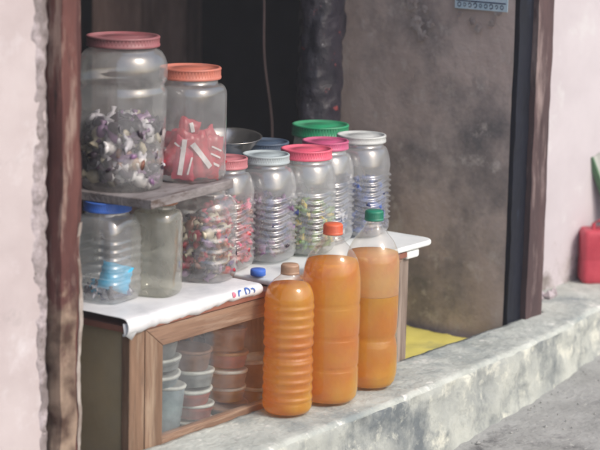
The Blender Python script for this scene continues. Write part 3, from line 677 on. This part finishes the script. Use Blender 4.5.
# middle, two-litre shape
pm = [(.004, .020), (.0, .034), (.003, .042)] + smooth_prof([(.010, .0465), (.024, .0485), (.060, .0485), (.064, .0468), (.068, .0485), (.115, .0488), (.119, .0472), (.123, .0488), (.172, .0490), (.176, .0476), (.181, .0490), (.215, .0488), (.238, .0465), (.258, .0405), (.275, .0305), (.286, .0215), (.293, .0152), (.300, .0135), (.312, .0132)], .003)
bottle((-.004, -.064, .003), 0, pm, .298, .0175, .019, 'cap_orange', [(.0, .252, 'oilB')], 'tall orange fuel bottle with orange cap, middle one of the three')
pr = [(.004, .018), (.0, .032), (.003, .039)] + smooth_prof([(.010, .0435), (.024, .0465), (.050, .0470), (.075, .0462), (.088, .0440), (.093, .0425), (.098, .0442), (.110, .0458), (.150, .0466), (.200, .0468), (.232, .0462), (.250, .0420), (.268, .0340), (.284, .0230), (.294, .0165), (.302, .0138), (.318, .0132)], .003)
bottle((.126, -.062, .003), 0, pr, .304, .0172, .018, 'cap_green', [(.0, .170, 'oilC'), (.1705, .246, 'oilD')], 'waisted amber fuel bottle with dark green cap, rightmost of the three')
# left, ribbed one-litre
pl = [(.004, .018), (.0, .030), (.003, .037), (.010, .041), (.02, .0415)]
z = .02
pl += [(z+(.196-.02)*k/88, .0405+.0016*(((math.sin(2*math.pi*k/8-math.pi/2)+1)/2)**1.5) - (.0018 if 40 < k < 50 else 0)) for k in range(1, 89)]
pl += smooth_prof([(.198, .041), (.210, .0395), (.224, .0345), (.234, .026), (.240, .0185), (.245, .0148), (.262, .0142)], .003)
bottle((-.116, -.055, .003), 0, pl, .244, .0160, .017, 'cap_brown', [(.0, .226, 'oilA')], 'short ribbed bottle of bright orange fuel with brown cap, leftmost of the three', ring=False)

# ------------------------------------------------------------------ containers in the cabinet
def tub(loc, r, h, cm, bm, label, lidded=True):
    root = empty('round_tub', loc, random.uniform(0, 6), label, 'container', 'round containers stacked behind the cabinet glass')
    root.rotation_euler = (R(random.uniform(-5, 5)), R(random.uniform(-5, 5)), 0)
    mb = MB(); mb.lathe([(0, .001), (0, r*.80), (.002, r*.84), (h*.5, r*.90), (h*.52, r*.93), (h-.004, r*.95)], 40); mb.build('body', M[bm], root)
    mb = MB(); mb.lathe([(h-.005, r*.94), (h-.005, r*1.0), (h-.001, r*1.02), (h, r*.99), (h+.001, r*.9), (h-.001, r*.86), (h-.001, .001)], 40); mb.build('rim', M[cm], root)
    return root
foil('rimwhite', (.58, .62, .62), .4); foil('t_blue', (.20, .28, .33), .4); foil('t_red', (.36, .08, .06), .4); foil('t_brown', (.22, .12, .08), .4); foil('t_grey', (.26, .29, .31), .4); foil('t_amber', (.34, .17, .06), .4); foil('t_teal', (.08, .20, .19), .4)
random.seed(5)
zb0 = ZB+.014
stacks = [
 ((-.335, .050), .037, [(.110, 't_blue', 'rimwhite', 'tall bluish tub with white rim at the bottom of the left stack'), (.021, 't_blue', 'rimwhite', 'bluish tub second from the top of the left stack'), (.021, 't_grey', 'rimwhite', 'grey tub third from the bottom of the left stack'), (.034, 't_grey', 't_grey', 'grey rimless tub topmost of the left stack')]),
 ((-.245, .050), .038, [(.030, 't_teal', 'rimwhite', 'dark teal tub lowest in the middle stack'), (.026, 't_red', 'rimwhite', 'red tub second from the bottom of the middle stack'), (.028, 't_red', 'rimwhite', 'red tub third from the bottom of the middle stack'), (.028, 't_grey', 'rimwhite', 'grey tub fourth from the bottom of the middle stack'), (.036, 't_brown', 't_brown', 'brown tub topmost of the middle stack')]),
 ((-.150, .050), .038, [(.040, 't_teal', 't_brown', 'dark teal tub lowest in the right stack'), (.026, 't_amber', 'rimwhite', 'amber tub second from the bottom of the right stack'), (.030, 't_brown', 'rimwhite', 'brown tub third from the bottom of the right stack'), (.028, 't_red', 't_amber', 'red tub fourth from the bottom of the right stack'), (.040, 't_brown', 't_brown', 'brown tub topmost of the right stack')]),
 ((-.060, .050), .038, [(.05, 't_amber', 'rimwhite', 'amber tub lowest in the hidden stack behind the bottles'), (.05, 't_brown', 'rimwhite', 'brown tub in the stack behind the bottles')]),
]
for (x, y), r, items in stacks:
    z = zb0
    for (h, bm, cm, lab) in items:
        tub((x+random.uniform(-.006, .006), y+random.uniform(-.005, .006), z), r*random.uniform(.9, 1.05), h, cm, bm, lab); z += h+.0022
sweets('spice_bags', (-.22, .165, zb0), 0, .10, 0, .19, 240, ['w_brown', 'w_dark', 'w_cream', 'w_amber', 'w_dark'], 'heap of small dark bags behind the tubs in the cabinet', 'bags', .035, 2, 14)

# ------------------------------------------------------------------ red can and leaning board
can = empty('jerrycan', (1.212, .046, .0), R(-48), 'faded red plastic jerrycan standing on the ledge at the right wall', 'jerrycan')
def rbox_prof(hw, hd, rr, z, n=6):
    pts = []
    for (sx, sy, a0) in ((1, 1, 0), (-1, 1, 90), (-1, -1, 180), (1, -1, 270)):
        for k in range(n+1):
            a = R(a0+90*k/n); pts.append((sx*(hw-rr)+rr*math.cos(a), sy*(hd-rr)+rr*math.sin(a), z))
    return pts
mb = MB(); lv = [(0, .9), (.004, .97), (.012, 1.0), (.05, 1.0), (.052, .985), (.056, .985), (.058, 1.0), (.100, 1.0), (.110, .99), (.116, .94), (.119, .86)]
vs = []
for (z, s) in lv: vs += rbox_prof(.058*s, .036*s, .012*s, z)
k = 28; mb.add(vs, [(j*k+i, j*k+(i+1) % k, (j+1)*k+(i+1) % k, (j+1)*k+i) for j in range(len(lv)-1) for i in range(k)]+[tuple(range(k))[::-1], tuple((len(lv)-1)*k+i for i in range(k))], 0, True)
mb.build('body', M['canred'], can)
mb = MB(); vs = []      # carrying handle
path = [(-.030, .112), (-.028, .132), (-.012, .140), (.012, .140), (.028, .132), (.030, .112)]
for (x, z) in path:
    for a in range(8): t = 2*math.pi*a/8; vs.append((x+.005*math.cos(t)*(.6 if abs(x) < .02 else 1), .007*math.sin(t), z+.005*math.cos(t)*(1 if abs(x) < .02 else .3)))
mb.add(vs, [(j*8+i, j*8+(i+1) % 8, (j+1)*8+(i+1) % 8, (j+1)*8+i) for j in range(5) for i in range(8)], 0, True); mb.build('handle', M['canred'], can)
mb = MB(); mb.lathe([(.118, .013), (.124, .013), (.124, .015), (.138, .015), (.139, .012), (.139, .001)], 30, cx=.044); mb.build('cap', M['canred'], can)

bd = empty('leaning_board', (1.300, .050, .121), R(0), 'weathered grey board with green edge leaning on the wall above the red can', 'board')
bd.rotation_euler = (R(-18), R(-14), 0)
mb = MB(); mb.box(-.030, .030, -.006, .006, 0, .17); mb.build('plank', M['greyboard'], bd, .001)
mb = MB(); mb.box(-.036, -.0305, -.008, .008, 0, .172); mb.build('edge', M['greenedge'], bd, .001)

# ------------------------------------------------------------------ thin haze volume, added to lift the blacks to a veil
hz = MB(); hz.box(-23, 23, -23, 23, -1.6, 3.2)
hm = bpy.data.materials.new('haze'); hm.use_nodes = True; hN = hm.node_tree.nodes; hN.remove(hN['Principled BSDF'])
pv = hN.new('ShaderNodeVolumePrincipled'); pv.inputs['Color'].default_value = (.90, .92, 1.0, 1); pv.inputs['Density'].default_value = .0085
hm.node_tree.links.new(pv.outputs[0], hN['Material Output'].inputs['Volume'])
tag(hz.build('haze', hm), kind='stuff')
